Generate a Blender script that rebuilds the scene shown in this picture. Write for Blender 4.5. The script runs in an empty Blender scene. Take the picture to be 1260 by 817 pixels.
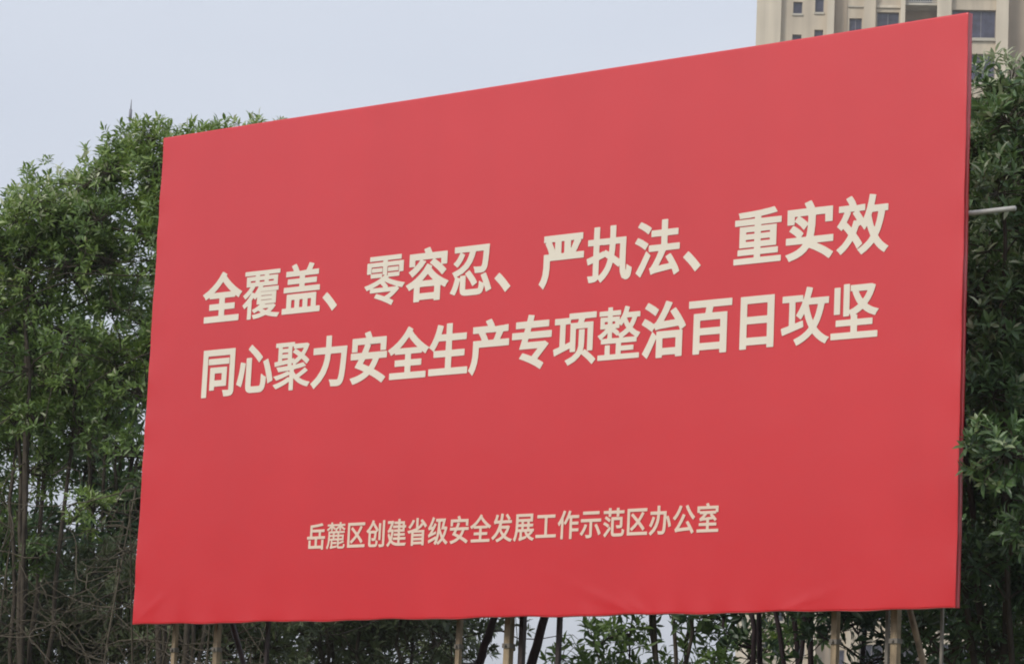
import bpy, math, random
import numpy as np
from mathutils import Matrix, Vector

S = bpy.context.scene
COL = S.collection
random.seed(7)
RNG = np.random.default_rng(7)

# ------------------------------------------------------------------ camera
cam_d = bpy.data.cameras.new('camera')
cam = bpy.data.objects.new('camera', cam_d)
COL.objects.link(cam)
cam_d.sensor_fit = 'HORIZONTAL'
cam_d.sensor_width = 36.0
cam_d.lens = 3912.3 / 1260.0 * 36.0
cam_d.clip_start = 0.3
cam_d.clip_end = 6000.0
RIGHT = Vector((0.7738, 0.6318, 0.0452))
UP = Vector((0.0716, -0.1582, 0.9848))
FWD = Vector((-0.6294, 0.7588, 0.1676)).normalized()
RIGHT = (RIGHT - FWD * RIGHT.dot(FWD)).normalized()
UP = RIGHT.cross(FWD).normalized()
m = Matrix((RIGHT, UP, -FWD)).transposed().to_4x4()
m.translation = Vector((13.935, -13.347, 1.6))
cam.matrix_world = m
S.camera = cam

# ------------------------------------------------------------------ sky, sun, exposure
SUN_EL, SUN_AZ = math.radians(40), math.radians(192)     # azimuth clockwise from +Y: the sun stands behind the viewer's left
W = bpy.data.worlds.new('World')
S.world = W
W.use_nodes = True
wn = W.node_tree
wn.nodes.clear()
w_out = wn.nodes.new('ShaderNodeOutputWorld')
w_bg = wn.nodes.new('ShaderNodeBackground')
w_sky = wn.nodes.new('ShaderNodeTexSky')
w_sky.sky_type = 'NISHITA'
w_sky.sun_disc = False
w_sky.sun_elevation = SUN_EL
w_sky.sun_rotation = SUN_AZ
w_sky.air_density = 1.0
w_sky.dust_density = 4.0
w_sky.ozone_density = 1.0
w_tc = wn.nodes.new('ShaderNodeTexCoord')
w_noise = wn.nodes.new('ShaderNodeTexNoise')          # a thin, nearly even sheet of cloud
w_noise.inputs['Scale'].default_value = 3.2
w_noise.inputs['Detail'].default_value = 3.0
w_map = wn.nodes.new('ShaderNodeMapping')
w_map.inputs['Scale'].default_value = (1, 1, 3.0)
w_ramp = wn.nodes.new('ShaderNodeValToRGB')
w_ramp.color_ramp.elements[0].position = 0.3
w_ramp.color_ramp.elements[0].color = (5.6, 6.0, 6.95, 1)
w_ramp.color_ramp.elements[1].position = 0.7
w_ramp.color_ramp.elements[1].color = (6.5, 6.85, 7.55, 1)
w_mix = wn.nodes.new('ShaderNodeMix')
w_mix.data_type = 'RGBA'
w_mix.inputs[0].default_value = 0.80
wn.links.new(w_tc.outputs['Generated'], w_map.inputs['Vector'])
wn.links.new(w_map.outputs['Vector'], w_noise.inputs['Vector'])
wn.links.new(w_noise.outputs['Fac'], w_ramp.inputs['Fac'])
wn.links.new(w_sky.outputs['Color'], w_mix.inputs[6])
wn.links.new(w_ramp.outputs['Color'], w_mix.inputs[7])
wn.links.new(w_mix.outputs[2], w_bg.inputs['Color'])
wn.links.new(w_bg.outputs['Background'], w_out.inputs['Surface'])
w_bg.inputs['Strength'].default_value = 0.10

sun_d = bpy.data.lights.new('sun', 'SUN')
sun_d.energy = 1.55
sun_d.angle = math.radians(14)
sun_d.color = (1.0, 0.965, 0.91)
sun = bpy.data.objects.new('sun', sun_d)
COL.objects.link(sun)
sd = Vector((math.sin(SUN_AZ) * math.cos(SUN_EL), math.cos(SUN_AZ) * math.cos(SUN_EL), math.sin(SUN_EL)))
sun.rotation_euler = sd.to_track_quat('Z', 'Y').to_euler()
sun.location = (0, -20, 30)

S.view_settings.view_transform = 'Standard'
S.view_settings.look = 'None'
S.view_settings.gamma = 1.0
S.view_settings.exposure = 0.42
S.cycles.pixel_filter_type = 'BLACKMAN_HARRIS'
S.cycles.filter_width = 1.9
S.cycles.max_bounces = 8
S.cycles.transparent_max_bounces = 6

# ------------------------------------------------------------------ helpers
def tag(o, label=None, cat=None, group=None, kind=None):
    if label: o['label'] = label
    if cat: o['category'] = cat
    if group: o['group'] = group
    if kind: o['kind'] = kind
    return o

def empty(name, loc=(0, 0, 0)):
    o = bpy.data.objects.new(name, None)
    o.empty_display_size = 0.3
    o.location = loc
    COL.objects.link(o)
    return o

def link(name, me, mat=None, parent=None, loc=None):
    o = bpy.data.objects.new(name, me)
    if mat and not me.materials: me.materials.append(mat)
    COL.objects.link(o)
    if parent:
        o.parent = parent
        if loc is None:                      # vertices are given in world space
            p = parent
            off = Vector((0, 0, 0))
            while p:
                off += p.location
                p = p.parent
            o.location = -off
    if loc is not None: o.location = loc
    return o

def mesh(name, V, F, smooth=False):
    me = bpy.data.meshes.new(name)
    me.from_pydata([tuple(v) for v in V], [], [tuple(f) for f in F])
    if smooth: me.polygons.foreach_set('use_smooth', [True] * len(me.polygons))
    me.update()
    return me

class MB:
    """collects boxes and tubes for one mesh"""
    def __init__(s): s.V = []; s.F = []
    def box(s, a, b, M=None):
        n = len(s.V)
        for z in (a[2], b[2]):
            for x, y in ((a[0], a[1]), (b[0], a[1]), (b[0], b[1]), (a[0], b[1])):
                v = Vector((x, y, z))
                s.V.append(M @ v if M else v)
        for f in ((3, 2, 1, 0), (4, 5, 6, 7), (0, 1, 5, 4), (1, 2, 6, 5), (2, 3, 7, 6), (3, 0, 4, 7)):
            s.F.append([n + i for i in f])
        return s
    def quad(s, *p):
        n = len(s.V); s.V += [Vector(q) for q in p]; s.F.append(list(range(n, n + len(p)))); return s
    def tube(s, pts, rad, k=8, cap=True):
        pts = [Vector(p) for p in pts]
        if not hasattr(rad, '__len__'): rad = [rad] * len(pts)
        n0 = len(s.V)
        for i, p in enumerate(pts):
            d = (pts[min(i + 1, len(pts) - 1)] - pts[max(i - 1, 0)]).normalized()
            a = d.orthogonal() if abs(d.z) > .9 else d.cross(Vector((0, 0, 1)))
            a.normalize(); b = d.cross(a)
            for j in range(k):
                t = 2 * math.pi * j / k
                s.V.append(p + (a * math.cos(t) + b * math.sin(t)) * rad[i])
        for i in range(len(pts) - 1):
            for j in range(k):
                q = n0 + i * k; r = (j + 1) % k
                s.F.append([q + j, q + r, q + k + r, q + k + j])
        if cap:
            s.F.append([n0 + j for j in range(k)][::-1])
            s.F.append([n0 + (len(pts) - 1) * k + j for j in range(k)])
        return s
    def done(s, name, mat, parent=None, smooth=False, loc=None):
        return link(name, mesh(name, s.V, s.F, smooth), mat, parent, loc)

def mat(name, col, rough=.6, spec=.5, noise=None, bump=None, metal=0):
    """noise = (scale, amount, detail): colour varies; bump = (scale, strength, distance)"""
    M = bpy.data.materials.new(name)
    M.use_nodes = True
    nt = M.node_tree
    b = nt.nodes['Principled BSDF']
    b.inputs['Base Color'].default_value = (*col, 1)
    b.inputs['Roughness'].default_value = rough
    b.inputs['Specular IOR Level'].default_value = spec
    b.inputs['Metallic'].default_value = metal
    tc = nt.nodes.new('ShaderNodeTexCoord')
    if noise:
        n = nt.nodes.new('ShaderNodeTexNoise')
        n.inputs['Scale'].default_value = noise[0]
        n.inputs['Detail'].default_value = noise[2]
        nt.links.new(tc.outputs['Object'], n.inputs['Vector'])
        r = nt.nodes.new('ShaderNodeValToRGB')
        a = noise[1]
        r.color_ramp.elements[0].position = .3
        r.color_ramp.elements[0].color = (*[c * (1 - a) for c in col], 1)
        r.color_ramp.elements[1].position = .7
        r.color_ramp.elements[1].color = (*[min(1, c * (1 + a)) for c in col], 1)
        nt.links.new(n.outputs['Fac'], r.inputs['Fac'])
        nt.links.new(r.outputs['Color'], b.inputs['Base Color'])
    if bump:
        n = nt.nodes.new('ShaderNodeTexNoise')
        n.inputs['Scale'].default_value = bump[0]
        n.inputs['Detail'].default_value = 4
        nt.links.new(tc.outputs['Object'], n.inputs['Vector'])
        bp = nt.nodes.new('ShaderNodeBump')
        bp.inputs['Strength'].default_value = bump[1]
        bp.inputs['Distance'].default_value = bump[2]
        nt.links.new(n.outputs['Fac'], bp.inputs['Height'])
        nt.links.new(bp.outputs['Normal'], b.inputs['Normal'])
    return M

def streak(M, amt=.16, sc=(1.6, 1.6, .10)):
    """rain streaks down a wall"""
    nt = M.node_tree; b = nt.nodes['Principled BSDF']
    src = b.inputs['Base Color'].links[0].from_socket
    tc = nt.nodes.new('ShaderNodeTexCoord'); mp = nt.nodes.new('ShaderNodeMapping'); mp.inputs['Scale'].default_value = sc
    n = nt.nodes.new('ShaderNodeTexNoise'); n.inputs['Scale'].default_value = 1; n.inputs['Detail'].default_value = 6
    r = nt.nodes.new('ShaderNodeMapRange'); r.inputs[1].default_value = .35; r.inputs[2].default_value = .65; r.inputs[3].default_value = 1 - amt; r.inputs[4].default_value = 1
    mx = nt.nodes.new('ShaderNodeMix'); mx.data_type = 'RGBA'; mx.blend_type = 'MULTIPLY'; mx.inputs[0].default_value = 1
    nt.links.new(tc.outputs['Object'], mp.inputs['Vector']); nt.links.new(mp.outputs[0], n.inputs['Vector'])
    nt.links.new(n.outputs['Fac'], r.inputs[0]); nt.links.new(src, mx.inputs[6]); nt.links.new(r.outputs[0], mx.inputs[7])
    nt.links.new(mx.outputs[2], b.inputs['Base Color'])

def leaf_mat(name, stops, rough=.42, trans=.28):
    """leaf colour picked per leaf from the 'shade' attribute"""
    M = bpy.data.materials.new(name)
    M.use_nodes = True
    nt = M.node_tree
    b = nt.nodes['Principled BSDF']; out = nt.nodes['Material Output']
    at = nt.nodes.new('ShaderNodeAttribute'); at.attribute_name = 'shade'
    r = nt.nodes.new('ShaderNodeValToRGB')
    e = r.color_ramp.elements
    while len(e) < len(stops): e.new(.5)
    for i, (p, c) in enumerate(stops):
        e[i].position = p; e[i].color = (*c, 1)
    nt.links.new(at.outputs['Fac'], r.inputs['Fac'])
    nt.links.new(r.outputs['Color'], b.inputs['Base Color'])
    b.inputs['Roughness'].default_value = rough
    b.inputs['Specular IOR Level'].default_value = .5
    t = nt.nodes.new('ShaderNodeBsdfTranslucent')
    hs = nt.nodes.new('ShaderNodeHueSaturation')
    hs.inputs['Hue'].default_value = .485; hs.inputs['Saturation'].default_value = 1.1; hs.inputs['Value'].default_value = 1.5
    nt.links.new(r.outputs['Color'], hs.inputs['Color'])
    nt.links.new(hs.outputs['Color'], t.inputs['Color'])
    mx = nt.nodes.new('ShaderNodeMixShader'); mx.inputs[0].default_value = trans
    nt.links.new(b.outputs[0], mx.inputs[1]); nt.links.new(t.outputs[0], mx.inputs[2])
    nt.links.new(mx.outputs[0], out.inputs['Surface'])
    return M

# ------------------------------------------------------------------ materials
M_steel_tan = mat('painted_steel_tan', (.36, .27, .165), .55, noise=(14, .28, 5), bump=(60, .25, .002))
streak(M_steel_tan, .45, (30, 30, 3.5))
M_steel_dark = mat('rusty_dark_steel', (.045, .03, .028), .6, noise=(20, .4, 5))
M_steel_dull = mat('weathered_grey_steel', (.17, .15, .125), .6, noise=(14, .28, 5))
M_steel_pale = mat('galvanised_tube', (.55, .53, .48), .45, noise=(12, .15, 4), metal=.3)
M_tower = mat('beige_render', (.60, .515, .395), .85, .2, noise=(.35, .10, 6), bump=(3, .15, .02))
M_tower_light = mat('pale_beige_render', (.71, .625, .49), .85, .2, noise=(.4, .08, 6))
M_tower_shade = mat('shaded_beige_render', (.47, .38, .28), .85, .2, noise=(.4, .10, 6))  # darker copy of the beige render, with shade put into its colour
for m_ in (M_tower, M_tower_light, M_tower_shade): streak(m_)
M_stone = mat('sill_stone', (.50, .46, .38), .8, .2, noise=(1.5, .12, 4))
M_frame = mat('window_frame_grey', (.20, .18, .18), .5)
M_glass = mat('window_glass', (.045, .045, .075), .15, .6, noise=(1.6, .7, 3))
M_bark = mat('grey_brown_bark', (.075, .062, .048), .9, .2, noise=(9, .35, 5), bump=(25, .5, .01))
M_bark_dark = mat('dark_purple_brown_bark', (.035, .024, .026), .9, .2, noise=(9, .35, 5), bump=(25, .5, .01))
M_twig = mat('dry_twig_bark', (.10, .085, .062), .9, .2, noise=(6, .35, 4))
M_ground = mat('grassy_soil', (.07, .075, .035), .95, .1, noise=(.8, .4, 8), bump=(6, .6, .05))
M_pave = mat('grey_paving', (.24, .235, .22), .85, .2, noise=(2, .15, 6), bump=(30, .2, .004))
M_curb = mat('granite_kerb', (.33, .32, .30), .8, .2, noise=(30, .15, 4))
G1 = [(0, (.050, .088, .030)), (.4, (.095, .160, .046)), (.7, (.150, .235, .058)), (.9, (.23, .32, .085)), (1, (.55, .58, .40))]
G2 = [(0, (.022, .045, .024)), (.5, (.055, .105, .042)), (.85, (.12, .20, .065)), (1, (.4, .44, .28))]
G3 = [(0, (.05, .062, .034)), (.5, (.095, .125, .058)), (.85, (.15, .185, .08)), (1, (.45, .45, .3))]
M_leaf = leaf_mat('leaf_mid_green', G1)
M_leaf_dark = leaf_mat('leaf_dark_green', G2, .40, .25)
M_leaf_dull = leaf_mat('leaf_dull_green', G3, .5, .25)

# ------------------------------------------------------------------ ground, path, kerb
def plate(name, x0, y0, x1, y1, z, m_):
    return link(name, mesh(name, [(x0, y0, z), (x1, y0, z), (x1, y1, z), (x0, y1, z)], [(0, 1, 2, 3)]), m_)
tag(plate('ground', -2500, -2500, 2500, 2500, 0, M_ground), kind='structure')
tag(plate('pavement', -60, -22, 60, -9, .012, M_pave), kind='structure')
tag(MB().box((-60, -9, -.05), (60, -8.85, .12)).done('kerb', M_curb), kind='structure')

# ------------------------------------------------------------------ billboard
ZB, BW, BH = 2.972, 5.749, 3.0
bill = empty('billboard', (BW / 2, 0, 0))
tag(bill, 'large red billboard on steel posts with three lines of cream Chinese lettering', 'billboard')

M_red = bpy.data.materials.new('red_banner_fabric')
M_red.use_nodes = True
nt = M_red.node_tree
b = nt.nodes['Principled BSDF']
b.inputs['Roughness'].default_value = .31
b.inputs['Specular IOR Level'].default_value = 1.0
tc = nt.nodes.new('ShaderNodeTexCoord')
n1 = nt.nodes.new('ShaderNodeTexNoise'); n1.inputs['Scale'].default_value = .9; n1.inputs['Detail'].default_value = 5
r1 = nt.nodes.new('ShaderNodeValToRGB')
r1.color_ramp.elements[0].position = .25; r1.color_ramp.elements[0].color = (.63, .013, .020, 1)
r1.color_ramp.elements[1].position = .75; r1.color_ramp.elements[1].color = (.69, .018, .026, 1)
nt.links.new(tc.outputs['Object'], n1.inputs['Vector']); nt.links.new(n1.outputs['Fac'], r1.inputs['Fac'])
nt.links.new(r1.outputs['Color'], b.inputs['Base Color'])
n2 = nt.nodes.new('ShaderNodeTexNoise'); n2.inputs['Scale'].default_value = 2.2; n2.inputs['Detail'].default_value = 3
n3 = nt.nodes.new('ShaderNodeTexNoise'); n3.inputs['Scale'].default_value = 160; n3.inputs['Detail'].default_value = 2
bp1 = nt.nodes.new('ShaderNodeBump'); bp1.inputs['Strength'].default_value = .06; bp1.inputs['Distance'].default_value = .05
bp2 = nt.nodes.new('ShaderNodeBump'); bp2.inputs['Strength'].default_value = .12; bp2.inputs['Distance'].default_value = .002
nt.links.new(tc.outputs['Object'], n2.inputs['Vector']); nt.links.new(tc.outputs['Object'], n3.inputs['Vector'])
nt.links.new(n2.outputs['Fac'], bp1.inputs['Height']); nt.links.new(n3.outputs['Fac'], bp2.inputs['Height'])
nt.links.new(bp1.outputs['Normal'], bp2.inputs['Normal']); nt.links.new(bp2.outputs['Normal'], b.inputs['Normal'])

streak(M_red, .025, (3.5, 3.5, .35))

def banner_mesh():
    D, R_ = .046, .005                       # depth of the box frame, radius of the stretched edge
    nx, nz = 230, 120
    us = np.linspace(0, BW, nx); zs = np.linspace(0, BH, nz)
    us = np.unique(np.concatenate([us, [.004, .009, .02, .04, BW - .004, BW - .009, BW - .02, BW - .04]]))
    zs = np.unique(np.concatenate([zs, [.004, .009, .02, .04, BH - .004, BH - .009, BH - .02, BH - .04]]))
    V, idx = [], {}
    for i, u in enumerate(us):
        for j, z in enumerate(zs):
            eu = min(u, BW - u); ez = min(z, BH - z)
            e = min(eu, ez)
            y = R_ * (1 - math.sqrt(max(0, 1 - (1 - min(e, R_) / R_) ** 2)))
            # puckers where the cloth is pulled round the frame, strongest at the bottom and left edges
            k = math.exp(-z / .07) * (.0018 * math.sin(u * 21 + 2 * math.sin(u * 3.1)) * (.35 + .65 * (math.sin(u * 1.7 + .6) > .2)))
            k += math.exp(-u / .05) * .002 * math.sin(z * 17 + 1.5 * math.sin(z * 5))
            k += math.exp(-(BW - u) / .05) * .0015 * math.sin(z * 13)
            k += math.exp(-(BH - z) / .05) * .0005 * math.sin(u * 15)
            # a few diagonal creases near the lower edge
            for (cu, cz, a, w_, h_) in ((3.62, .07, -.35, .20, .0035), (3.78, .05, -.5, .12, .003), (.16, .10, .6, .12, .003), (4.9, .06, .3, .15, .0022), (.10, 1.9, 1.2, .1, .002)):
                du, dz = u - cu, z - cz
                t = du * math.cos(a) + dz * math.sin(a); s_ = -du * math.sin(a) + dz * math.cos(a)
                k += .75 * h_ * math.exp(-(t / w_) ** 2 - (s_ / .014) ** 2)
            idx[i, j] = len(V)
            # the pulled cloth also makes the outline itself slightly uneven
            ou = (.002 * math.sin(z * 9 + 1) + .0012 * math.sin(z * 31)) * (math.exp(-u / .02) - .5 * math.exp(-(BW - u) / .02))
            oz = (.003 * math.sin(u * 7) + .002 * math.sin(u * 19)) * math.exp(-z / .02) + .0010 * math.sin(u * 2.3) * math.exp(-(BH - z) / .02)
            V.append((u + ou, y - k, ZB + z + oz))
    F = []
    I, J = len(us), len(zs)
    for i in range(I - 1):
        for j in range(J - 1):
            F.append((idx[i, j], idx[i + 1, j], idx[i + 1, j + 1], idx[i, j + 1]))
    ring = [(i, 0) for i in range(I)] + [(I - 1, j) for j in range(1, J)] + [(i, J - 1) for i in range(I - 2, -1, -1)] + [(0, j) for j in range(J - 2, 0, -1)]
    prev = [idx[r] for r in ring]
    for y, ins in ((.03, 0), (D, 0), (D + .001, .035)):
        cur = []
        for (i, j) in ring:
            v = V[idx[i, j]]
            u = min(max(v[0], ins - .01 if ins == 0 else ins), BW - ins + (.01 if ins == 0 else 0))
            z = min(max(v[2] - ZB, ins - .01 if ins == 0 else ins), BH - ins + (.01 if ins == 0 else 0))
            cur.append(len(V)); V.append((u, y, ZB + z))
        n = len(ring)
        for q in range(n):
            F.append((prev[q], cur[q], cur[(q + 1) % n], prev[(q + 1) % n])[::-1])
        prev = cur
    # rear cloth sheet closes the box
    n = len(V)
    V += [(.03, D - .004, ZB + .03), (BW - .03, D - .004, ZB + .03), (BW - .03, D - .004, ZB + BH - .03), (.03, D - .004, ZB + BH - .03)]
    F.append((n + 3, n + 2, n + 1, n))
    return mesh('banner', V, F, True)
banner = link('banner', banner_mesh(), M_red, bill)

M_cream = mat('cream_print', (.80, .73, .60), .5, .4, noise=(3, .04, 3))
M_cream2 = mat('cream_print_small', (.80, .62, .49), .5, .4, noise=(3, .04, 3))

def glyph_loops(c2, squeeze):
    """outline loops of a text curve as dense closed polylines (x squeezed)"""
    loops = []
    for s in c2.splines:
        if s.type == 'BEZIER':
            P = []
            bp = s.bezier_points
            for i in range(len(bp)):
                a, b_ = bp[i], bp[(i + 1) % len(bp)]
                p0, p1, p2, p3 = (np.array(v[:2]) for v in (a.co, a.handle_right, b_.handle_left, b_.co))
                L = np.linalg.norm(p3 - p0)
                straight = abs(np.cross(p3 - p0, p1 - p0)) + abs(np.cross(p3 - p0, p2 - p0)) < 1e-5
                k = 1 if straight else 5
                for t in np.arange(k) / k:
                    P.append((1 - t) ** 3 * p0 + 3 * (1 - t) ** 2 * t * p1 + 3 * (1 - t) * t * t * p2 + t ** 3 * p3)
        else:
            P = [np.array(p.co[:2]) for p in s.points]
        Q = []
        for p in P:
            p = p * np.array([squeeze, 1])
            if not Q or np.linalg.norm(p - Q[-1]) > 1e-4: Q.append(p)
        if np.linalg.norm(Q[0] - Q[-1]) < 1e-4: Q.pop()
        loops.append(np.array(Q))
    return loops

def offset_loop(P, d, sgn):
    e = np.roll(P, -1, 0) - P
    e /= np.linalg.norm(e, axis=1, keepdims=True)
    nrm = np.stack([e[:, 1], -e[:, 0]], 1) * sgn            # outward for the filled side
    n0 = np.roll(nrm, 1, 0); n1 = nrm
    mi = n0 + n1
    den = np.maximum((mi ** 2).sum(1, keepdims=True) / 2, .35)   # mitre, limited
    return P + mi / den * d

def char_mesh(ch, ex, ez, squeeze, off, tries=0):
    """one character, emboldened more across than up; overlaps are merged on a fine grid so the outline is clean"""
    cu = bpy.data.curves.new('character', 'FONT')
    cu.body = ch; cu.size = 1.0
    o = bpy.data.objects.new('character', cu)
    COL.objects.link(o)
    bpy.context.view_layer.update()
    c2 = o.to_curve(bpy.context.evaluated_depsgraph_get()).copy()
    bpy.data.objects.remove(o)
    loops = glyph_loops(c2, squeeze)
    area = [0.5 * float(np.sum(p[:, 0] * np.roll(p[:, 1], -1) - np.roll(p[:, 0], -1) * p[:, 1])) for p in loops]
    outer = 1.0 if area[int(np.argmax(np.abs(area)))] > 0 else -1.0
    loops = [offset_loop(p, off, outer) for p in loops]
    N, SS = 150 + 11 * tries, 4
    x0, y0, st = -.08, -.20, 1.2 / N
    xs = x0 + (np.arange(N * SS) + .5) * st / SS
    ys = y0 + (np.arange(N * SS) + .5) * st / SS
    wind = np.zeros((N * SS, N * SS), np.int16)
    for P in loops:
        Q = np.roll(P, -1, 0)
        for (ax_, ay), (bx, by) in zip(P, Q):
            if ay == by: continue
            lo, hi = (ay, by) if ay < by else (by, ay)
            j0, j1 = np.searchsorted(ys, lo), np.searchsorted(ys, hi)
            if j1 <= j0: continue
            xc = ax_ + (ys[j0:j1] - ay) / (by - ay) * (bx - ax_)
            wind[j0:j1] += (xs[None, :] > xc[:, None]).astype(np.int16) * (1 if by > ay else -1)
    F_ = (wind != 0).reshape(N, SS, N, SS).mean((1, 3))
    F_[0] = F_[-1] = 0; F_[:, 0] = F_[:, -1] = 0
    F_ = np.clip(F_, .001, .999)
    ins = F_ > .5
    seg = {}
    def pt(key):
        j, i, h = key
        a = F_[j, i]; b_ = F_[j, i + 1] if h else F_[j + 1, i]
        t = (.5 - a) / (b_ - a)
        return (x0 + (i + .5 + (t if h else 0)) * st, y0 + (j + .5 + (0 if h else t)) * st)
    cells = np.argwhere((ins[:-1, :-1] != ins[1:, 1:]) | (ins[:-1, 1:] != ins[1:, :-1]) | (ins[:-1, :-1] != ins[:-1, 1:]))
    T = {1: ('LB',), 2: ('BR',), 3: ('LR',), 4: ('RT',), 5: ('LT', 'RB'), 6: ('BT',), 7: ('LT',), 8: ('TL',), 9: ('TB',), 10: ('BL', 'TR'), 11: ('TR',), 12: ('RL',), 13: ('RB',), 14: ('BL',)}
    for j, i in cells:
        code = int(ins[j, i]) | int(ins[j, i + 1]) << 1 | int(ins[j + 1, i + 1]) << 2 | int(ins[j + 1, i]) << 3
        if code in (0, 15): continue
        E_ = {'L': (j, i, 0), 'R': (j, i + 1, 0), 'B': (j, i, 1), 'T': (j + 1, i, 1)}
        for s in T[code]:
            a, b_ = E_[s[0]], E_[s[1]]
            seg.setdefault(a, []).append(b_); seg.setdefault(b_, []).append(a)
    out = bpy.data.curves.new('outline', 'CURVE')
    out.dimensions = '2D'; out.fill_mode = 'BOTH'; out.extrude = .001
    left = set(seg)
    while left:
        a = left.pop(); path = [a]; prev = None; cur = a
        while True:
            nx = [q for q in seg[cur] if q != prev and (q in left or (q == a and len(path) > 2))]
            if not nx or nx[0] == a: break
            prev, cur = cur, nx[0]
            left.discard(cur); path.append(cur)
        if len(path) < 8: continue
        P = np.array([pt(k) for k in path])
        keep = list(range(len(P)))
        # drop points that lie on a straight run
        def rdp(i0, i1, acc):
            if i1 <= i0 + 1: return
            a_, b2 = P[i0], P[i1]; d = b2 - a_; L = np.linalg.norm(d) + 1e-9
            dist = np.abs(d[0] * (P[i0 + 1:i1, 1] - a_[1]) - d[1] * (P[i0 + 1:i1, 0] - a_[0])) / L
            k = int(np.argmax(dist))
            if dist[k] > st * .22:
                k += i0 + 1; rdp(i0, k, acc); acc.append(k); rdp(k, i1, acc)
        h_ = len(P) // 2; acc = [0]; rdp(0, h_, acc); acc.append(h_); rdp(h_, len(P) - 1, acc); acc.append(len(P) - 1)
        P = P[acc]
        sp_ = out.splines.new('POLY'); sp_.points.add(len(P) - 1)
        for q, p in zip(sp_.points, P): q.co = (p[0], p[1], 0, 1)
        sp_.use_cyclic_u = True
    o2 = bpy.data.objects.new('character_outline', out)
    COL.objects.link(o2)
    bpy.context.view_layer.update()
    dg = bpy.context.evaluated_depsgraph_get()
    me = bpy.data.meshes.new_from_object(o2.evaluated_get(dg), depsgraph=dg)
    bpy.data.objects.remove(o2)
    filled = sum(p.area for p in me.polygons if p.normal.z > .9)
    want = float(F_[F_ > .01].sum()) * st * st
    if abs(filled - want) > .02 * want and tries < 6:
        return char_mesh(ch, ex, ez, squeeze, off, tries + 1)
    if tries: print('character', ch, 'took', tries, 'retries', round(filled / want, 3))
    for v in me.vertices:
        w = v.co.copy()
        v.co = ((w.x / squeeze - .5) * ex, -w.z * .5, (w.y - .38) * ez)
    me.update(); me.name = 'character'
    me.materials.clear()
    return me
CH = {}
def write_line(text, centres, zc, ex, ez, squeeze, off, m_):
    for ch, u in zip(text, centres):
        if ch == ' ': continue
        k = (ch, ex)
        if k not in CH:
            CH[k] = char_mesh(ch, ex, ez, squeeze, off * (.55 if ch in '覆零整聚麓' else .8 if ch in '重效项执法盖忍攻坚' else 1))
            CH[k].materials.append(m_)
        o = bpy.data.objects.new('character', CH[k])
        COL.objects.link(o)
        o.parent = banner
        o.location = (u, -.0026, ZB + zc(u))
t1 = '全覆盖、零容忍、严执法、重实效'
c1 = [.598 + (5.155 - .598) / 14 * i for i in range(15)]
write_line(t1, c1, lambda u: 1.945 + .004 * u, .315, .318, .76, .026, M_cream)
t2 = '同心聚力安全生产专项整治百日攻坚'
c2_ = [.604 + (5.118 - .604) / 15 * i for i in range(16)]
write_line(t2, c2_, lambda u: 1.496 + .0045 * u, .2975, .312, .76, .026, M_cream)
t3 = '岳麓区创建省级安全发展工作示范区办公室'
c3 = [1.475 + (4.245 - 1.475) / 18 * i for i in range(19)]
write_line(t3, c3, lambda u: .479 + .0035 * u, .150, .164, .76, .015, M_cream2)

# steel behind the cloth
fy0, fy1 = .054, .094
for u in (.08, 1.2, 2.32, 3.44, 4.56, BW - .16):
    MB().box((u, fy0, ZB + .02), (u + .04, fy1, ZB + BH - .02)).done('frame_tube', M_steel_tan, bill)
for z in (.02, .74, 1.46, 2.18, BH - .06):
    x1 = BW - .12
    MB().box((.08, fy1 + .001, ZB + z), (x1, fy1 + .031, ZB + z + .03)).done('frame_tube', M_steel_tan, bill)
# a pale tube runs on past the right edge
t = MB().tube([(4.2, .150, ZB + 2.00), (5.955, .150, ZB + 2.00)], .013, 10).done('tie_tube', M_steel_pale, bill, True)
t['label'] = 'pale round tube sticking out past the right edge'
for u, y, w_ in ((.215, .16, .027), (.57, .16, .032), (2.452, .16, .027), (2.81, .16, .040), (4.95, .16, .033), (5.31, .16, .038)):
    MB().box((u - w_ / 2, y - w_ / 2, -.05), (u + w_ / 2, y + w_ / 2, ZB + BH - .4)).done('post', M_steel_tan, bill)
for (u, w_) in ((.933, .020), (3.12, .024), (2.86, .03), (5.23, .018), (5.55, .014)):
    MB().box((u - w_ / 2, .20, -.05), (u + w_ / 2, .20 + w_, ZB + .9)).done('rear_post', M_steel_dark if u < 5 else M_steel_dull, bill)
for (u, m_) in ((.50, M_steel_dark), (5.26, M_steel_tan)):
    MB().tube([(u + .02, .16, ZB + .35), (u + .16, 1.75, -.05)], .017, 8).done('brace', m_, bill, True)

for u, w_ in ((.215, .027), (.57, .032), (2.452, .027), (2.81, .040), (4.95, .033), (5.31, .038)):
    c_ = MB().box((u - w_ / 2 - .006, .16 - w_ / 2 - .006, ZB - .155), (u + w_ / 2 + .006, .16 + w_ / 2 + .006, ZB - .13))
    c_.tube([(u, .16 - w_ / 2 - .018, ZB - .142), (u, .16 - w_ / 2 - .004, ZB - .142)], .007, 6)
    c_.done('pipe_clamp', M_steel_dull, bill)

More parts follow.
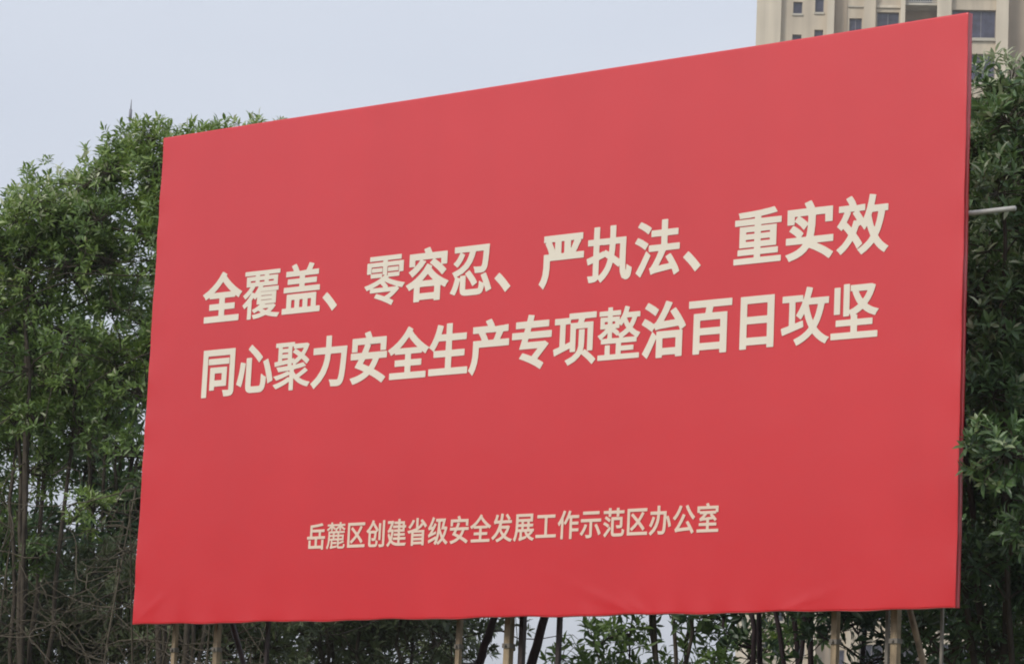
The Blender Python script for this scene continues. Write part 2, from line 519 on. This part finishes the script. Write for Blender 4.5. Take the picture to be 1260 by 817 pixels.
# ------------------------------------------------------------------ tower block far behind
OX, OY = -105.981, 171.099
TU = Vector((.838, .545, 0)).normalized(); TV = Vector((-TU.y, TU.x, 0))      # along the front, and into the building
tower = empty('apartment_tower', (OX, OY, 0))
tag(tower, 'tall beige apartment tower far behind the billboard, top right', 'building')
tower.rotation_euler = (0, 0, math.atan2(TU.y, TU.x))
def tl(name, mb, m_, parent=tower):
    o = link(name, mesh(name, mb.V, mb.F), m_)
    o.parent = parent
    return o
HT = 96.0
FP = 3.2                                    # storey height
def wall_open(u0, u1, v, opens, depth, z0=0, z1=HT):
    """front sheet with real openings and reveals, plus return sides"""
    mb = MB()
    us = sorted({u0, u1, *[a for o in opens for a in (o[0], o[1])]})
    zs = sorted({z0, z1, *[a for o in opens for a in (o[2], o[3])]})
    for i in range(len(us) - 1):
        run = None
        for j in range(len(zs) - 1):
            cu_, cz_ = (us[i] + us[i + 1]) / 2, (zs[j] + zs[j + 1]) / 2
            if any(o[0] < cu_ < o[1] and o[2] < cz_ < o[3] for o in opens): continue
            mb.quad((us[i], v, zs[j]), (us[i + 1], v, zs[j]), (us[i + 1], v, zs[j + 1]), (us[i], v, zs[j + 1]))
    for (a, b_, c, d) in opens:
        w = v + depth
        mb.quad((a, v, c), (a, w, c), (a, w, d), (a, v, d)); mb.quad((b_, w, c), (b_, v, c), (b_, v, d), (b_, w, d))
        mb.quad((a, v, c), (b_, v, c), (b_, w, c), (a, w, c)); mb.quad((a, v, d), (a, w, d), (b_, w, d), (b_, v, d))
    return mb
def openings(u0, u1, zt, h, pitch):
    """openings whose top edges sit at zt + k*pitch"""
    out = []
    z = zt
    while z - pitch - h > 2: z -= pitch
    while z < HT - 1.2:
        out.append((u0, u1, z - h, z)); z += pitch
    return out
PARTS = {}
def window(o, v, mull):
    key = (round(o[1] - o[0], 2), round(o[3] - o[2], 2), mull)
    w, h = o[1] - o[0], o[3] - o[2]
    if key not in PARTS:
        f = MB(); t_ = .06
        f.box((0, 0, 0), (w, .06, t_)).box((0, 0, h - t_), (w, .06, h)).box((0, .002, t_), (t_, .058, h - t_)).box((w - t_, .002, t_), (w, .058, h - t_))
        for k in range(1, mull): f.box((w * k / mull - .025, .004, t_), (w * k / mull + .025, .056, h - t_))
        g = MB().quad((t_, .03, t_), (w - t_, .03, t_), (w - t_, .03, h - t_), (t_, .03, h - t_))
        PARTS[key] = (mesh('window', f.V, f.F), mesh('pane', g.V, g.F))
        PARTS[key][0].materials.append(M_frame); PARTS[key][1].materials.append(M_glass)
    a = bpy.data.objects.new('window', PARTS[key][0]); COL.objects.link(a); a.parent = tower; a.location = (o[0], v, o[2])
    p = bpy.data.objects.new('pane', PARTS[key][1]); COL.objects.link(p); p.parent = a
def shell(name, u0, u1, v0, v1, m_, z1=HT):        # solid block, front at v0
    tl(name, MB().box((u0, v0, 0), (u1, v1, z1)), m_)
# left corner block (pale, proud) and the strip with the stair windows
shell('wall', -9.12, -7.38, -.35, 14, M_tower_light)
opA = openings(-6.55, -5.90, 63.62, .86, 2.4); opB = openings(-5.0, -4.38, 64.0, 1.12, 2.4)
tl('wall', wall_open(-7.38, -4.12, 0, opA + opB, .3), M_tower)
for o in opA + opB: window(o, .22, 1)
MS = {}
def ledge(u0, u1, v0, v1, z0, z1, m_=M_stone, name='window_sill'):
    k = (round(u1 - u0, 3), round(v1 - v0, 3), round(z1 - z0, 3), m_.name)
    if k not in MS:
        q = MB().box((0, 0, 0), (u1 - u0, v1 - v0, z1 - z0)); MS[k] = mesh(name, q.V, q.F); MS[k].materials.append(m_)
    o = bpy.data.objects.new(name, MS[k]); COL.objects.link(o); o.parent = tower; o.location = (u0, v0, z0)
for o in opA: ledge(o[0] - .05, o[1] + .05, -.08, .2, o[2] - .16, o[2])
for o in opB: ledge(o[0] - .05, o[1] + .05, -.08, .2, o[2] - .16, o[2])
shell('pilaster', -4.12, -3.62, -.45, 13.6, M_tower_light)
opC = openings(-2.55, -1.66, 62.56, 1.35, FP)
tl('wall', wall_open(-3.62, -2.7, .25, [], .3), M_tower_shade)
tl('wall', wall_open(-2.7, -1.55, .30, opC, .3), M_tower)
for o in opC:
    window(o, .48, 2); ledge(o[0] - .1, o[1] + .1, .20, .44, o[3] + .80, o[3] + .90)
shell('pilaster', -1.55, -.70, -.25, 13.4, M_tower)
opD = openings(-.60, .95, 63.0, 1.5, FP)
tl('wall', wall_open(-.70, 1.05, .15, opD, .35), M_tower)
for o in opD:
    window(o, .4, 2); ledge(-.68, 1.03, .03, .20, o[3] + .30, o[3] + .50, M_tower_light)
shell('pilaster', 1.05, 1.38, -.30, 13.2, M_tower_light)
# recessed balconies
bz = openings(1.38, 3.62, 63.50, 2.6, FP)
tl('wall', wall_open(1.38, 3.62, 1.5, [], .1), M_tower_shade)
for o in bz:
    zt = o[3]
    ledge(1.38, 3.62, -.05, 1.49, zt, zt + .18, M_stone, 'balcony_slab')
    r_ = MB()
    r_.box((0, 0, 1.0), (2.24, .05, 1.06)).box((0, .002, .08), (2.24, .048, .13))
    if 'rail' not in MS:
        for k in range(14): r_.box((.08 + k * .16, .012, .131), (.10 + k * .16, .036, .999))
        MS['rail'] = mesh('railing', r_.V, r_.F); MS['rail'].materials.append(M_steel_pale)
    a = bpy.data.objects.new('railing', MS['rail']); COL.objects.link(a); a.parent = tower; a.location = (1.38, -.03, zt + .182)
    window((1.62, 3.3, zt + .22, zt + 2.5), 1.42, 2)
shell('pilaster', 3.62, 4.62, -.35, 13.5, M_tower_light)
opE = openings(4.68, 7.74, 63.22, 2.04, FP)
tl('wall', wall_open(4.62, 7.76, 0, opE, .4), M_tower)
for o in opE:
    window(o, .3, 3)
    ledge(4.64, 7.75, -.16, .28, o[2] - .24, o[2] - .02)
shell('pilaster', 7.76, 8.62, -.40, 13.6, M_tower_light)
shell('wall', 8.62, 14.5, .6, 13.8, M_tower_shade)
tl('wall', MB().box((-9.0, 2.0, 0), (8.6, 12.9, HT - .3)), M_tower_shade)
tl('roof', MB().box((-9.3, -.6, HT + .003), (14.7, 14.3, HT + 1.1)), M_stone)

# ------------------------------------------------------------------ thin mast far behind the left trees
mast = empty('antenna_mast', (-124.8, 116.65, 0))
tag(mast, 'thin grey mast rising above the trees left of the billboard', 'mast')
M_mast = mat('mast_grey', (.22, .22, .25), .6, .3, noise=(2, .15, 3))
MB().tube([(0, 0, 0), (0, 0, 20), (0, 0, 46.0)], [.24, .10, .045], 10).done('pole', M_mast, mast, True, loc=(0, 0, 0))
MB().tube([(0, 0, 45.6), (0, 0, 46.3)], [.10, .09], 10).done('antenna_head', M_mast, mast, True, loc=(0, 0, 0))
MB().tube([(0, 0, 46.301), (0, 0, 46.9)], [.04, .02], 6).done('lightning_rod', M_mast, mast, True, loc=(0, 0, 0))

# ------------------------------------------------------------------ trees
CAMP = np.array([13.935, -13.347, 1.6])
RT = np.array(RIGHT); UPV = np.array(UP); FW = np.array(FWD)

def norm(a): return a / np.maximum(np.linalg.norm(a, axis=-1, keepdims=True), 1e-9)

# one leaf: 9 points, folded along the midrib and curling down at the tip (x along, y across, z up), unit length
LV = np.array([[0, 0, 0], [.30, .135, .045], [.30, 0, 0], [.30, -.135, .045], [.66, .12, .02], [.66, 0, -.03], [.66, -.12, .02], [1, 0, -.14]])
LF = np.array([[0, 2, 1], [0, 3, 2], [1, 2, 4], [2, 5, 4], [2, 3, 5], [3, 6, 5], [4, 5, 7], [5, 6, 7]])

def leaves_mesh(name, pos, ax, up, ln, wd, shade):
    """many leaves in one mesh; ax = direction, up = face normal"""
    ax = norm(ax); sd_ = norm(np.cross(up, ax)); upn = np.cross(ax, sd_)
    n = len(pos)
    V = pos[:, None, :] + ln[:, None, None] * (LV[None, :, 0:1] * ax[:, None, :] + LV[None, :, 1:2] * wd[:, None, None] * sd_[:, None, :] + LV[None, :, 2:3] * upn[:, None, :])
    V = V.reshape(-1, 3)
    F = (LF[None] + (np.arange(n) * len(LV))[:, None, None]).reshape(-1, 3)
    me = bpy.data.meshes.new(name)
    me.vertices.add(len(V)); me.vertices.foreach_set('co', V.astype(np.float32).ravel())
    me.loops.add(F.size); me.loops.foreach_set('vertex_index', F.astype(np.int32).ravel())
    me.polygons.add(len(F))
    me.polygons.foreach_set('loop_start', np.arange(0, F.size, 3, dtype=np.int32))
    me.polygons.foreach_set('loop_total', np.full(len(F), 3, dtype=np.int32))
    me.update(calc_edges=True)
    a = me.attributes.new('shade', 'FLOAT', 'POINT')
    a.data.foreach_set('value', np.repeat(shade, len(LV)).astype(np.float32))
    return me

def tubes_mesh(name, paths, k=4):
    """paths: list of (points Nx3, radii N)"""
    Vs, Fs, n0 = [], [], 0
    ang = np.arange(k) * 2 * math.pi / k
    for P, r in paths:
        P = np.asarray(P, float); r = np.asarray(r, float)
        d = norm(np.gradient(P, axis=0))
        ref = np.where(np.abs(d[:, 2:3]) > .9, np.array([[1., 0, 0]]), np.array([[0, 0, 1.]]))
        a = norm(np.cross(d, ref)); b_ = np.cross(d, a)
        R_ = P[:, None] + r[:, None, None] * (np.cos(ang)[None, :, None] * a[:, None] + np.sin(ang)[None, :, None] * b_[:, None])
        Vs.append(R_.reshape(-1, 3))
        i = np.arange(len(P) - 1)[:, None] * k; j = np.arange(k)[None]; j2 = (j + 1) % k
        Fs.append(np.stack([i + j, i + j2, i + k + j2, i + k + j], -1).reshape(-1, 4) + n0)
        n0 += len(P) * k
    V = np.concatenate(Vs); F = np.concatenate(Fs)
    me = bpy.data.meshes.new(name)
    me.vertices.add(len(V)); me.vertices.foreach_set('co', V.astype(np.float32).ravel())
    me.loops.add(F.size); me.loops.foreach_set('vertex_index', F.astype(np.int32).ravel())
    me.polygons.add(len(F))
    me.polygons.foreach_set('loop_start', np.arange(0, F.size, 4, dtype=np.int32))
    me.polygons.foreach_set('loop_total', np.full(len(F), 4, dtype=np.int32))
    me.polygons.foreach_set('use_smooth', np.ones(len(F), dtype=bool))
    me.update(calc_edges=True)
    return me

def curve(p, q, rng, sag=.08, n=7, lift=0):
    p, q = np.asarray(p, float), np.asarray(q, float)
    t = np.linspace(0, 1, n)[:, None]
    L = np.linalg.norm(q - p)
    P = p + (q - p) * t
    P += np.sin(np.pi * t) * rng.normal(0, sag * L, 3) + np.sin(2 * np.pi * t) * rng.normal(0, sag * .5 * L, 3)
    P[:, 2] += lift * L * np.sin(np.pi * t[:, 0])
    return P

def tree(name, label, cat, base, stems, blobs, nclump, per, leaf, lm, seed, bark=M_bark, spread=.2, whorl=8, top_bias=1.0, single=0, stem_r=.028, group=None, bare=0, light=0.0, twigs=True, wob=.018, cap=None, rows=None, extra=()):
    """stems: list of polylines (world). blobs: ellipsoids (cx,cy,cz,rx,ry,rz,weight).
    nclump twig ends are scattered near the skin of the blobs, each with `per` whorls of leaves."""
    rng = np.random.default_rng(seed)
    root = empty(name, tuple(base)); tag(root, label, cat, group)
    # stems
    sp = []
    for st in stems:
        st = np.asarray(st, float)
        t = np.linspace(0, len(st) - 1, (len(st) - 1) * 5 + 1)
        P = np.stack([np.interp(t, np.arange(len(st)), st[:, c]) for c in range(3)], 1)
        P[1:-1] += rng.normal(0, wob, (len(P) - 2, 3))
        sp.append(P)
        r0 = stem_r * rng.uniform(.8, 1.2)
        me = tubes_mesh('trunk', [(P, np.linspace(r0, r0 * .4, len(P)))], 8)
        link('trunk', me, bark, root)
    nodes = np.concatenate([p[3:] for p in sp])
    # twig ends
    w = np.array([b_[6] for b_ in blobs]); w = w / w.sum()
    C = []
    for bi, k in enumerate(rng.multinomial(nclump, w)):
        cx, cy, cz, rx, ry, rz, _ = blobs[bi]
        d = norm(rng.normal(0, 1, (k, 3)))
        d[:, 2] = np.where((d[:, 2] < 0) & (rng.random(k) < .55 * top_bias), -d[:, 2], d[:, 2])
        rr = rng.random(k) ** .38
        C.append(np.array([cx, cy, cz]) + d * rr[:, None] * np.array([rx, ry, rz]))
    C = np.concatenate(C)
    if cap:
        # crown outline of the row of trees: heights cap[1] along x = cap[0]
        C = C[C[:, 2] < np.interp(C[:, 0], *cap) - .2]
        x0_, x1_, y_, dy, nr, sx, sz, drop = rows
        E_ = []
        for k in range(nr):
            for x_ in np.arange(x0_ + (k % 2) * sx / 2, x1_, sx):
                if k > 1 and rng.random() < drop: continue
                x2 = x_ + rng.normal(0, .04)
                E_.append((x2, y_ + rng.normal(0, dy), np.interp(x2, *cap) - spread * .95 - k * sz + rng.normal(0, .045)))
        C = np.concatenate([C, np.array(E_)])
    if len(extra): C = np.concatenate([C, np.array(extra, float)])
    paths = []
    order = np.argsort(C[:, 2])
    for ci in order:
        c = C[ci]
        dd = nodes - c
        cost = np.linalg.norm(dd, axis=1) + np.maximum(0, dd[:, 2] + .1) * 2.0
        q = nodes[np.argmin(cost)]
        P = curve(q, c, rng, .06, 6, .03)
        L = np.linalg.norm(c - q)
        paths.append((P, np.linspace(.005 + .012 * min(L, 1.2), .0035, 6)))
        nodes = np.concatenate([nodes, P[3:5]])
    # whorls round each twig end
    n = len(C) * per
    dv = norm(rng.normal(0, 1, (n, 3)) + np.array([0, 0, .35]))
    rr = np.repeat(spread * rng.uniform(.7, 1.35, len(C)), per) * rng.uniform(.25, 1.08, n) ** .6
    ctr = np.repeat(C, per, 0) + dv * rr[:, None] * np.array([1, 1, .8])
    src = np.repeat(C, per, 0)
    if twigs:
        sel = rng.random(n) < .6
        for a_, b_ in zip(src[sel], ctr[sel]):
            paths.append((curve(a_, b_, rng, .08, 3), np.array([.004, .003, .002])))
    if bare:
        for _ in range(bare):
            q = nodes[rng.integers(len(nodes))]
            e = q + rng.normal(0, .45, 3) * np.array([1, 1, .6])
            if e[2] > C[:, 2].max() - .75 or min(e[1], q[1]) < .7: continue
            paths.append((curve(q, e, rng, .12, 6), np.linspace(.006, .002, 6)))
    br = link('branches', tubes_mesh('branches', paths), bark, root); br['kind'] = 'stuff'
    cc = C.mean(0)
    axis = norm(norm(ctr - cc) * .3 + dv * .8 + np.array([0, 0, .7]) + rng.normal(0, .25, (n, 3)))
    hue = np.repeat(rng.normal(0, .11, len(C)), per) + rng.normal(0, .05, n)
    pos, ax, up, ln, wd, sh = [], [], [], [], [], []
    e1 = norm(np.cross(axis, rng.normal(0, 1, (n, 3)))); e2 = np.cross(axis, e1)
    zmin, zmax = ctr[:, 2].min(), ctr[:, 2].max()
    top_tone = ((ctr[:, 2] - zmin) / (zmax - zmin)) * .22  # leaves lighten with height: young growth plus brighter top light in the colour
    for k in range(whorl):
        th = k * 2.399 + rng.normal(0, .25, n)
        el = np.clip(.15 + .95 * k / whorl + rng.normal(0, .2, n), -.4, 1.45)
        rad = np.cos(th)[:, None] * e1 + np.sin(th)[:, None] * e2
        a_ = rad * np.cos(el)[:, None] + axis * np.sin(el)[:, None]
        u_ = axis * np.cos(el)[:, None] - rad * np.sin(el)[:, None]
        pos.append(ctr + axis * (k * .006) + rad * .004 - axis * .02)
        ax.append(a_ + rng.normal(0, .1, (n, 3))); up.append(u_ + rng.normal(0, .35, (n, 3)))
        ln.append(leaf * rng.uniform(.65, 1.15, n)); wd.append(rng.uniform(.85, 1.3, n))
        sh.append(.40 + light + hue + top_tone + rng.normal(0, .10, n) + (k >= whorl - 2) * .07 + (rng.random(n) < .012) * .5)
    pos, ax, up = np.concatenate(pos), np.concatenate(ax), np.concatenate(up)
    ln, wd, sh = np.concatenate(ln), np.concatenate(wd), np.clip(np.concatenate(sh), 0, 1)
    keep = np.ones(len(pos), bool)
    if single:
        # leaves that show largest in the photograph are objects of their own
        d = pos - CAMP
        z = d @ FW; x = (d @ RT) / z * 3912.3 + 630; y = 408.5 - (d @ UPV) / z * 3912.3
        yl = 170 + (201 - x) * 0
        inside = (x > 4) & (x < 1256) & (y > 20) & (y < 812)
        t = (-d[:, 1] + (pos[:, 1] - 0)) / 1
        # hidden behind the banner?
        s_ = (0 - CAMP[1]) / (pos[:, 1] - CAMP[1]); hx = CAMP[0] + d[:, 0] * s_; hz = CAMP[2] + d[:, 2] * s_
        hid = (s_ < 1) & (hx > -.05) & (hx < BW + .05) & (hz > ZB) & (hz < ZB + BH)
        cand = np.where(inside & ~hid)[0]
        cand = cand[np.argsort(z[cand] - .8 * rng.random(len(cand)))][:single]
        keep[cand] = False
        for i in cand:
            a_ = norm(ax[i]); s1 = norm(np.cross(up[i], a_)); u1 = np.cross(a_, s1)
            sc = ln[i]
            Mx = Matrix([[a_[r] * sc, s1[r] * sc * wd[i], u1[r] * sc, 0] for r in range(3)] + [[0, 0, 0, 1]])
            o = bpy.data.objects.new('leaf', LEAVES[lm.name][min(5, int(sh[i] * 6))])
            COL.objects.link(o); o.parent = root
            Mx.translation = Vector(pos[i] - np.asarray(base, float))
            o.matrix_local = Mx
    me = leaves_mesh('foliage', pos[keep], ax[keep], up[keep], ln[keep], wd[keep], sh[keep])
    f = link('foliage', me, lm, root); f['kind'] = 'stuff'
    return root

LEAVES = {}
for lm_ in (M_leaf, M_leaf_dark, M_leaf_dull):
    LEAVES[lm_.name] = []
    for k in range(6):
        me = leaves_mesh('leaf', np.zeros((1, 3)), np.array([[1., 0, 0]]), np.array([[0, 0, 1.]]), np.ones(1), np.ones(1), np.array([(k + .5) / 6]))
        me.materials.append(lm_)
        LEAVES[lm_.name].append(me)

def stems_for(base, top, n, rng, spread=.5, lean=0):
    out = []
    for k in range(n):
        a = rng.uniform(0, 2 * math.pi); s_ = spread * rng.uniform(.3, 1)
        b_ = np.array(base) + np.array([math.cos(a), math.sin(a), 0]) * .10
        e = np.array([base[0] + math.cos(a) * s_ + lean, base[1] + math.sin(a) * s_, top * rng.uniform(.8, .97)])
        mid = b_ * .55 + e * .45 + np.array([math.cos(a) * -.08, math.sin(a) * -.08, .1])
        q = b_ * .2 + e * .8 + rng.normal(0, .05, 3)
        out.append([b_, b_ * .75 + e * .25 + rng.normal(0, .04, 3), mid, q, e])
    return out
R2 = np.random.default_rng(21)

# -- the left group, front row
CAP_L = ([-6.3, -5.6, -5.25, -4.94, -4.72, -4.55, -4.32, -4.0, -3.74, -3.51, -3.28, -3.07, -2.81, -2.43, -2.13, -1.83, -1.5],
         [5.3, 5.75, 6.02, 6.30, 6.46, 6.58, 6.66, 6.80, 7.04, 7.10, 7.03, 7.03, 7.06, 7.06, 6.99, 6.80, 6.3])
CAP_R = ([4.2, 4.7, 4.97, 5.06, 5.16, 5.31, 5.51, 5.9, 6.3], [5.8, 5.92, 6.0, 6.05, 6.09, 6.10, 6.06, 5.9, 5.6])
tree('evergreen_tree', 'leafy evergreen tree at the left picture edge with bright green shoots', 'tree', (-5.15, 2.9, 0), stems_for((-5.15, 2.9, 0), 5.8, 6, R2, .6),
     [(-5.25, 2.9, 5.45, .85, .8, .78, 1.1), (-4.85, 2.5, 4.4, .8, .6, .8, .5), (-5.2, 2.6, 3.6, .8, .7, .8, .3)], 34, 40, .068, M_leaf, 3, single=280, bare=120, light=.14, spread=.23, cap=CAP_L, rows=(-5.7, -4.45, 2.85, .15, 8, .22, .31, .15))
tree('evergreen_tree', 'tallest tree of the left group, whose top shoot stands up against the sky', 'tree', (-3.95, 2.8, 0), stems_for((-3.95, 2.8, 0), 6.3, 7, R2, .5),
     [(-4.05, 2.8, 6.02, .70, .75, .80, 1.0), (-3.75, 2.7, 5.95, .4, .5, .72, .35), (-3.75, 2.4, 4.8, .7, .5, .7, .4), (-3.9, 2.5, 3.7, .7, .6, .7, .25)], 36, 40, .068, M_leaf, 4, single=280, bare=150, light=.11, spread=.23, cap=CAP_L, rows=(-4.42, -3.30, 2.8, .12, 8, .19, .30, .18))
tree('evergreen_tree', 'evergreen tree behind the top left corner of the billboard', 'tree', (-2.65, 3.0, 0), stems_for((-2.65, 3.0, 0), 6.5, 6, R2, .5),
     [(-2.85, 3.0, 6.44, .55, .6, .42, .9), (-2.75, 3.0, 6.1, .8, .7, .5, .7), (-2.9, 2.8, 5.1, .55, .6, .8, .45), (-2.8, 2.8, 4.0, .6, .6, .7, .25)], 36, 40, .068, M_leaf, 5, single=200, bare=120, spread=.22, light=.07, cap=CAP_L, rows=(-3.42, -1.7, 2.85, .15, 7, .22, .31, .2))
# -- second row, darker
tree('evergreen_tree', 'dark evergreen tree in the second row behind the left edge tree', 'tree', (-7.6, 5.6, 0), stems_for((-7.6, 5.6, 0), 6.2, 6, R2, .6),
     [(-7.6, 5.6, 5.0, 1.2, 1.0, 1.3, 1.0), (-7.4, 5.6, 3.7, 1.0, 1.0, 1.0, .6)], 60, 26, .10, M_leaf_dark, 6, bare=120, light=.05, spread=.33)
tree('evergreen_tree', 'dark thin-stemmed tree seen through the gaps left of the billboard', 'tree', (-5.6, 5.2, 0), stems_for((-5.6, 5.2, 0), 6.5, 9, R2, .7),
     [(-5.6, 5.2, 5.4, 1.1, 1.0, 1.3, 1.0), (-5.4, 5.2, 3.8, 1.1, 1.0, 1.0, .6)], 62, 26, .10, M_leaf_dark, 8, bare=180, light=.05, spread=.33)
tree('leafy_shrub', 'dull olive shrub among the bare stems at the lower left', 'shrub', (-4.2, 3.9, 0), stems_for((-4.2, 3.9, 0), 3.8, 9, R2, .9),
     [(-5.4, 3.9, 3.1, .9, .6, .8, 1.0), (-4.2, 3.9, 3.2, .9, .6, .8, 1.0), (-3.1, 3.9, 3.2, .7, .6, .8, 1)], 150, 18, .075, M_leaf_dull, 18, bare=200, light=.05, stem_r=.02, spread=.22)

# -- leaning dark trunks behind the middle of the billboard
tree('slanting_tree', 'dark slanting double-trunk tree under the middle of the billboard', 'tree', (1.0, 1.5, 0),
     [[(.75, 1.5, 0), (1.2, 1.5, 1.7), (1.475, 1.5, 2.83), (1.59, 1.5, 3.14), (1.8, 1.5, 3.9), (2.0, 1.6, 4.8)], [(1.15, 1.5, 0), (1.6, 1.5, 1.7), (1.885, 1.5, 2.83), (1.98, 1.5, 3.13), (2.2, 1.5, 3.9), (2.4, 1.6, 4.8)]],
     [(2.3, 1.6, 5.2, .6, .4, .4, 1)], 50, 6, .09, M_leaf_dark, 9, bark=M_bark_dark, stem_r=.034, wob=.004)

# -- trees behind the lower edge
tree('round_leafed_tree', 'dense dull green tree under the left half of the billboard', 'tree', (-8.4, 11, 0), stems_for((-8.4, 11, 0), 4.8, 6, R2, 1.0),
     [(-9.6, 11, 4.1, 1.2, 1.0, 1.5, 1), (-7.6, 10.8, 4.0, 1.1, 1.0, 1.4, 1), (-8.6, 11.2, 4.0, 1.3, 1.0, 1.4, 1)], 620, 10, .095, M_leaf_dull, 10, spread=.26, light=.05)
tree('round_leafed_tree', 'pale brown-green thicket tree under the lower left corner of the billboard', 'tree', (-4.4, 7, 0), stems_for((-4.4, 7, 0), 4.6, 8, R2, .9),
     [(-4.6, 7, 3.9, 1.3, .8, 1.2, 1), (-3.6, 6.8, 3.7, .9, .7, 1.0, .6)], 240, 8, .09, M_leaf_dull, 19, spread=.24, light=-.12, bare=200)
tree('round_leafed_tree', 'green tree under the billboard just right of the sky gap', 'tree', (-.7, 6.5, 0), stems_for((-.7, 6.5, 0), 5.2, 6, R2, .6),
     [(-1.35, 6.4, 4.2, .5, .7, 1.5, .8), (-.45, 6.4, 4.2, .75, .7, 1.3, 1), (0.3, 6.2, 4.3, .75, .7, 1.2, .9)], 430, 10, .10, M_leaf, 11, light=-.02)
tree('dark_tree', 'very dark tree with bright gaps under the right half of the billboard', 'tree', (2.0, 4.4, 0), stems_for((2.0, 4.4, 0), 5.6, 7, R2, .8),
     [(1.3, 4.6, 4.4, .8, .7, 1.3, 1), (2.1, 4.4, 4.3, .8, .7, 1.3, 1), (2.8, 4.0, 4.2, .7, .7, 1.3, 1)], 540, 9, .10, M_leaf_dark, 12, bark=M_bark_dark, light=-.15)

# -- right group
tree('glossy_tree', 'glossy dark green tree beside the right edge of the billboard', 'tree', (5.35, 1.35, 0), stems_for((5.35, 1.35, 0), 5.4, 6, R2, .5),
     [(5.30, 1.45, 5.16, .80, .7, .90, 1.2), (5.5, 1.2, 4.1, .65, .65, .8, .7), (5.45, 1.2, 3.2, .6, .55, .6, .5), (6.04, .10, 3.76, .05, .04, .06, .015)], 90, 34, .072, M_leaf_dark, 13, single=300, bare=40, light=.16, spread=.19, cap=CAP_R, rows=(4.75, 6.0, 1.35, .16, 11, .24, .27, .08), extra=[(6.0, .02, 3.72), (6.02, .25, 3.40)])
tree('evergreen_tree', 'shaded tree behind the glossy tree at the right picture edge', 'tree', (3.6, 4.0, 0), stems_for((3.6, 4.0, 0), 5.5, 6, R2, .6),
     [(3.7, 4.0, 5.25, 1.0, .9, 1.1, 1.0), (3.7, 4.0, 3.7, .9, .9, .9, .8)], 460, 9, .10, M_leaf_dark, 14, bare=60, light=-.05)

# -- unseen belt of trees added behind the viewer to darken the lower banner's reflection
rng = np.random.default_rng(77)
n = 26000
bx = rng.uniform(-75, 25, n)
top = 8.2 + 1.6 * np.sin(bx * .55) + .9 * np.sin(bx * 1.7 + 1)
bp_ = np.stack([bx, -38 + rng.normal(0, 1.3, n), top * rng.random(n) ** .6], 1)
o = link('unseen_tree_belt', leaves_mesh('unseen_tree_belt', bp_, rng.normal(0, 1, (n, 3)), rng.normal(0, 1, (n, 3)), rng.uniform(.5, .9, n), rng.uniform(1.2, 2.2, n), np.clip(rng.normal(.4, .15, n), 0, 1)), M_leaf_dark)
tag(o, 'row of dense green trees across the road from the billboard', 'trees', kind='stuff')

# -- leafless tangle at the lower left
rng = np.random.default_rng(31)
root = empty('bare_shrub', (-2.6, 1.6, 0))
tag(root, 'leafless tangled grey twigs at the lower left of the billboard', 'shrub')
paths = []
for k in range(8):
    b0 = np.array([rng.uniform(-3.4, -1.2), rng.uniform(1.2, 2.2), 0])
    e = b0 + np.array([rng.normal(0, .5), rng.normal(0, .3), rng.uniform(3.2, 4.2)])
    P = curve(b0, e, rng, .05, 16)
    link('stem', tubes_mesh('stem', [(P, np.linspace(.014, .005, 16))], 6), M_twig, root)
    for j in range(20):
        q = P[rng.integers(9, 16)]
        e2 = q + np.array([rng.normal(0, .55), rng.normal(0, .35), rng.normal(.1, .3)])
        Q = curve(q, e2, rng, .13, 9)
        paths.append((Q, np.linspace(.005, .002, 9)))
        for i in range(3):
            q2 = Q[rng.integers(3, 9)]
            paths.append((curve(q2, q2 + rng.normal(0, .16, 3), rng, .15, 5), np.linspace(.0035, .0018, 5)))
o = link('twigs', tubes_mesh('twigs', paths), M_twig, root); o['kind'] = 'stuff'

# ------------------------------------------------------------------ smoggy air
haze = MB().box((-2600, -2600, -1), (2600, 2600, 99.5)).done('haze', None)
M_haze = bpy.data.materials.new('smog'); M_haze.use_nodes = True
nt = M_haze.node_tree; nt.nodes.clear()
ho = nt.nodes.new('ShaderNodeOutputMaterial'); hv = nt.nodes.new('ShaderNodeVolumePrincipled')
hv.inputs['Color'].default_value = (.92, .93, .95, 1); hv.inputs['Density'].default_value = .0006; hv.inputs['Anisotropy'].default_value = .2
nt.links.new(hv.outputs[0], ho.inputs['Volume'])
haze.data.materials.append(M_haze)
tag(haze, 'pale smog in the air', 'haze', kind='stuff')
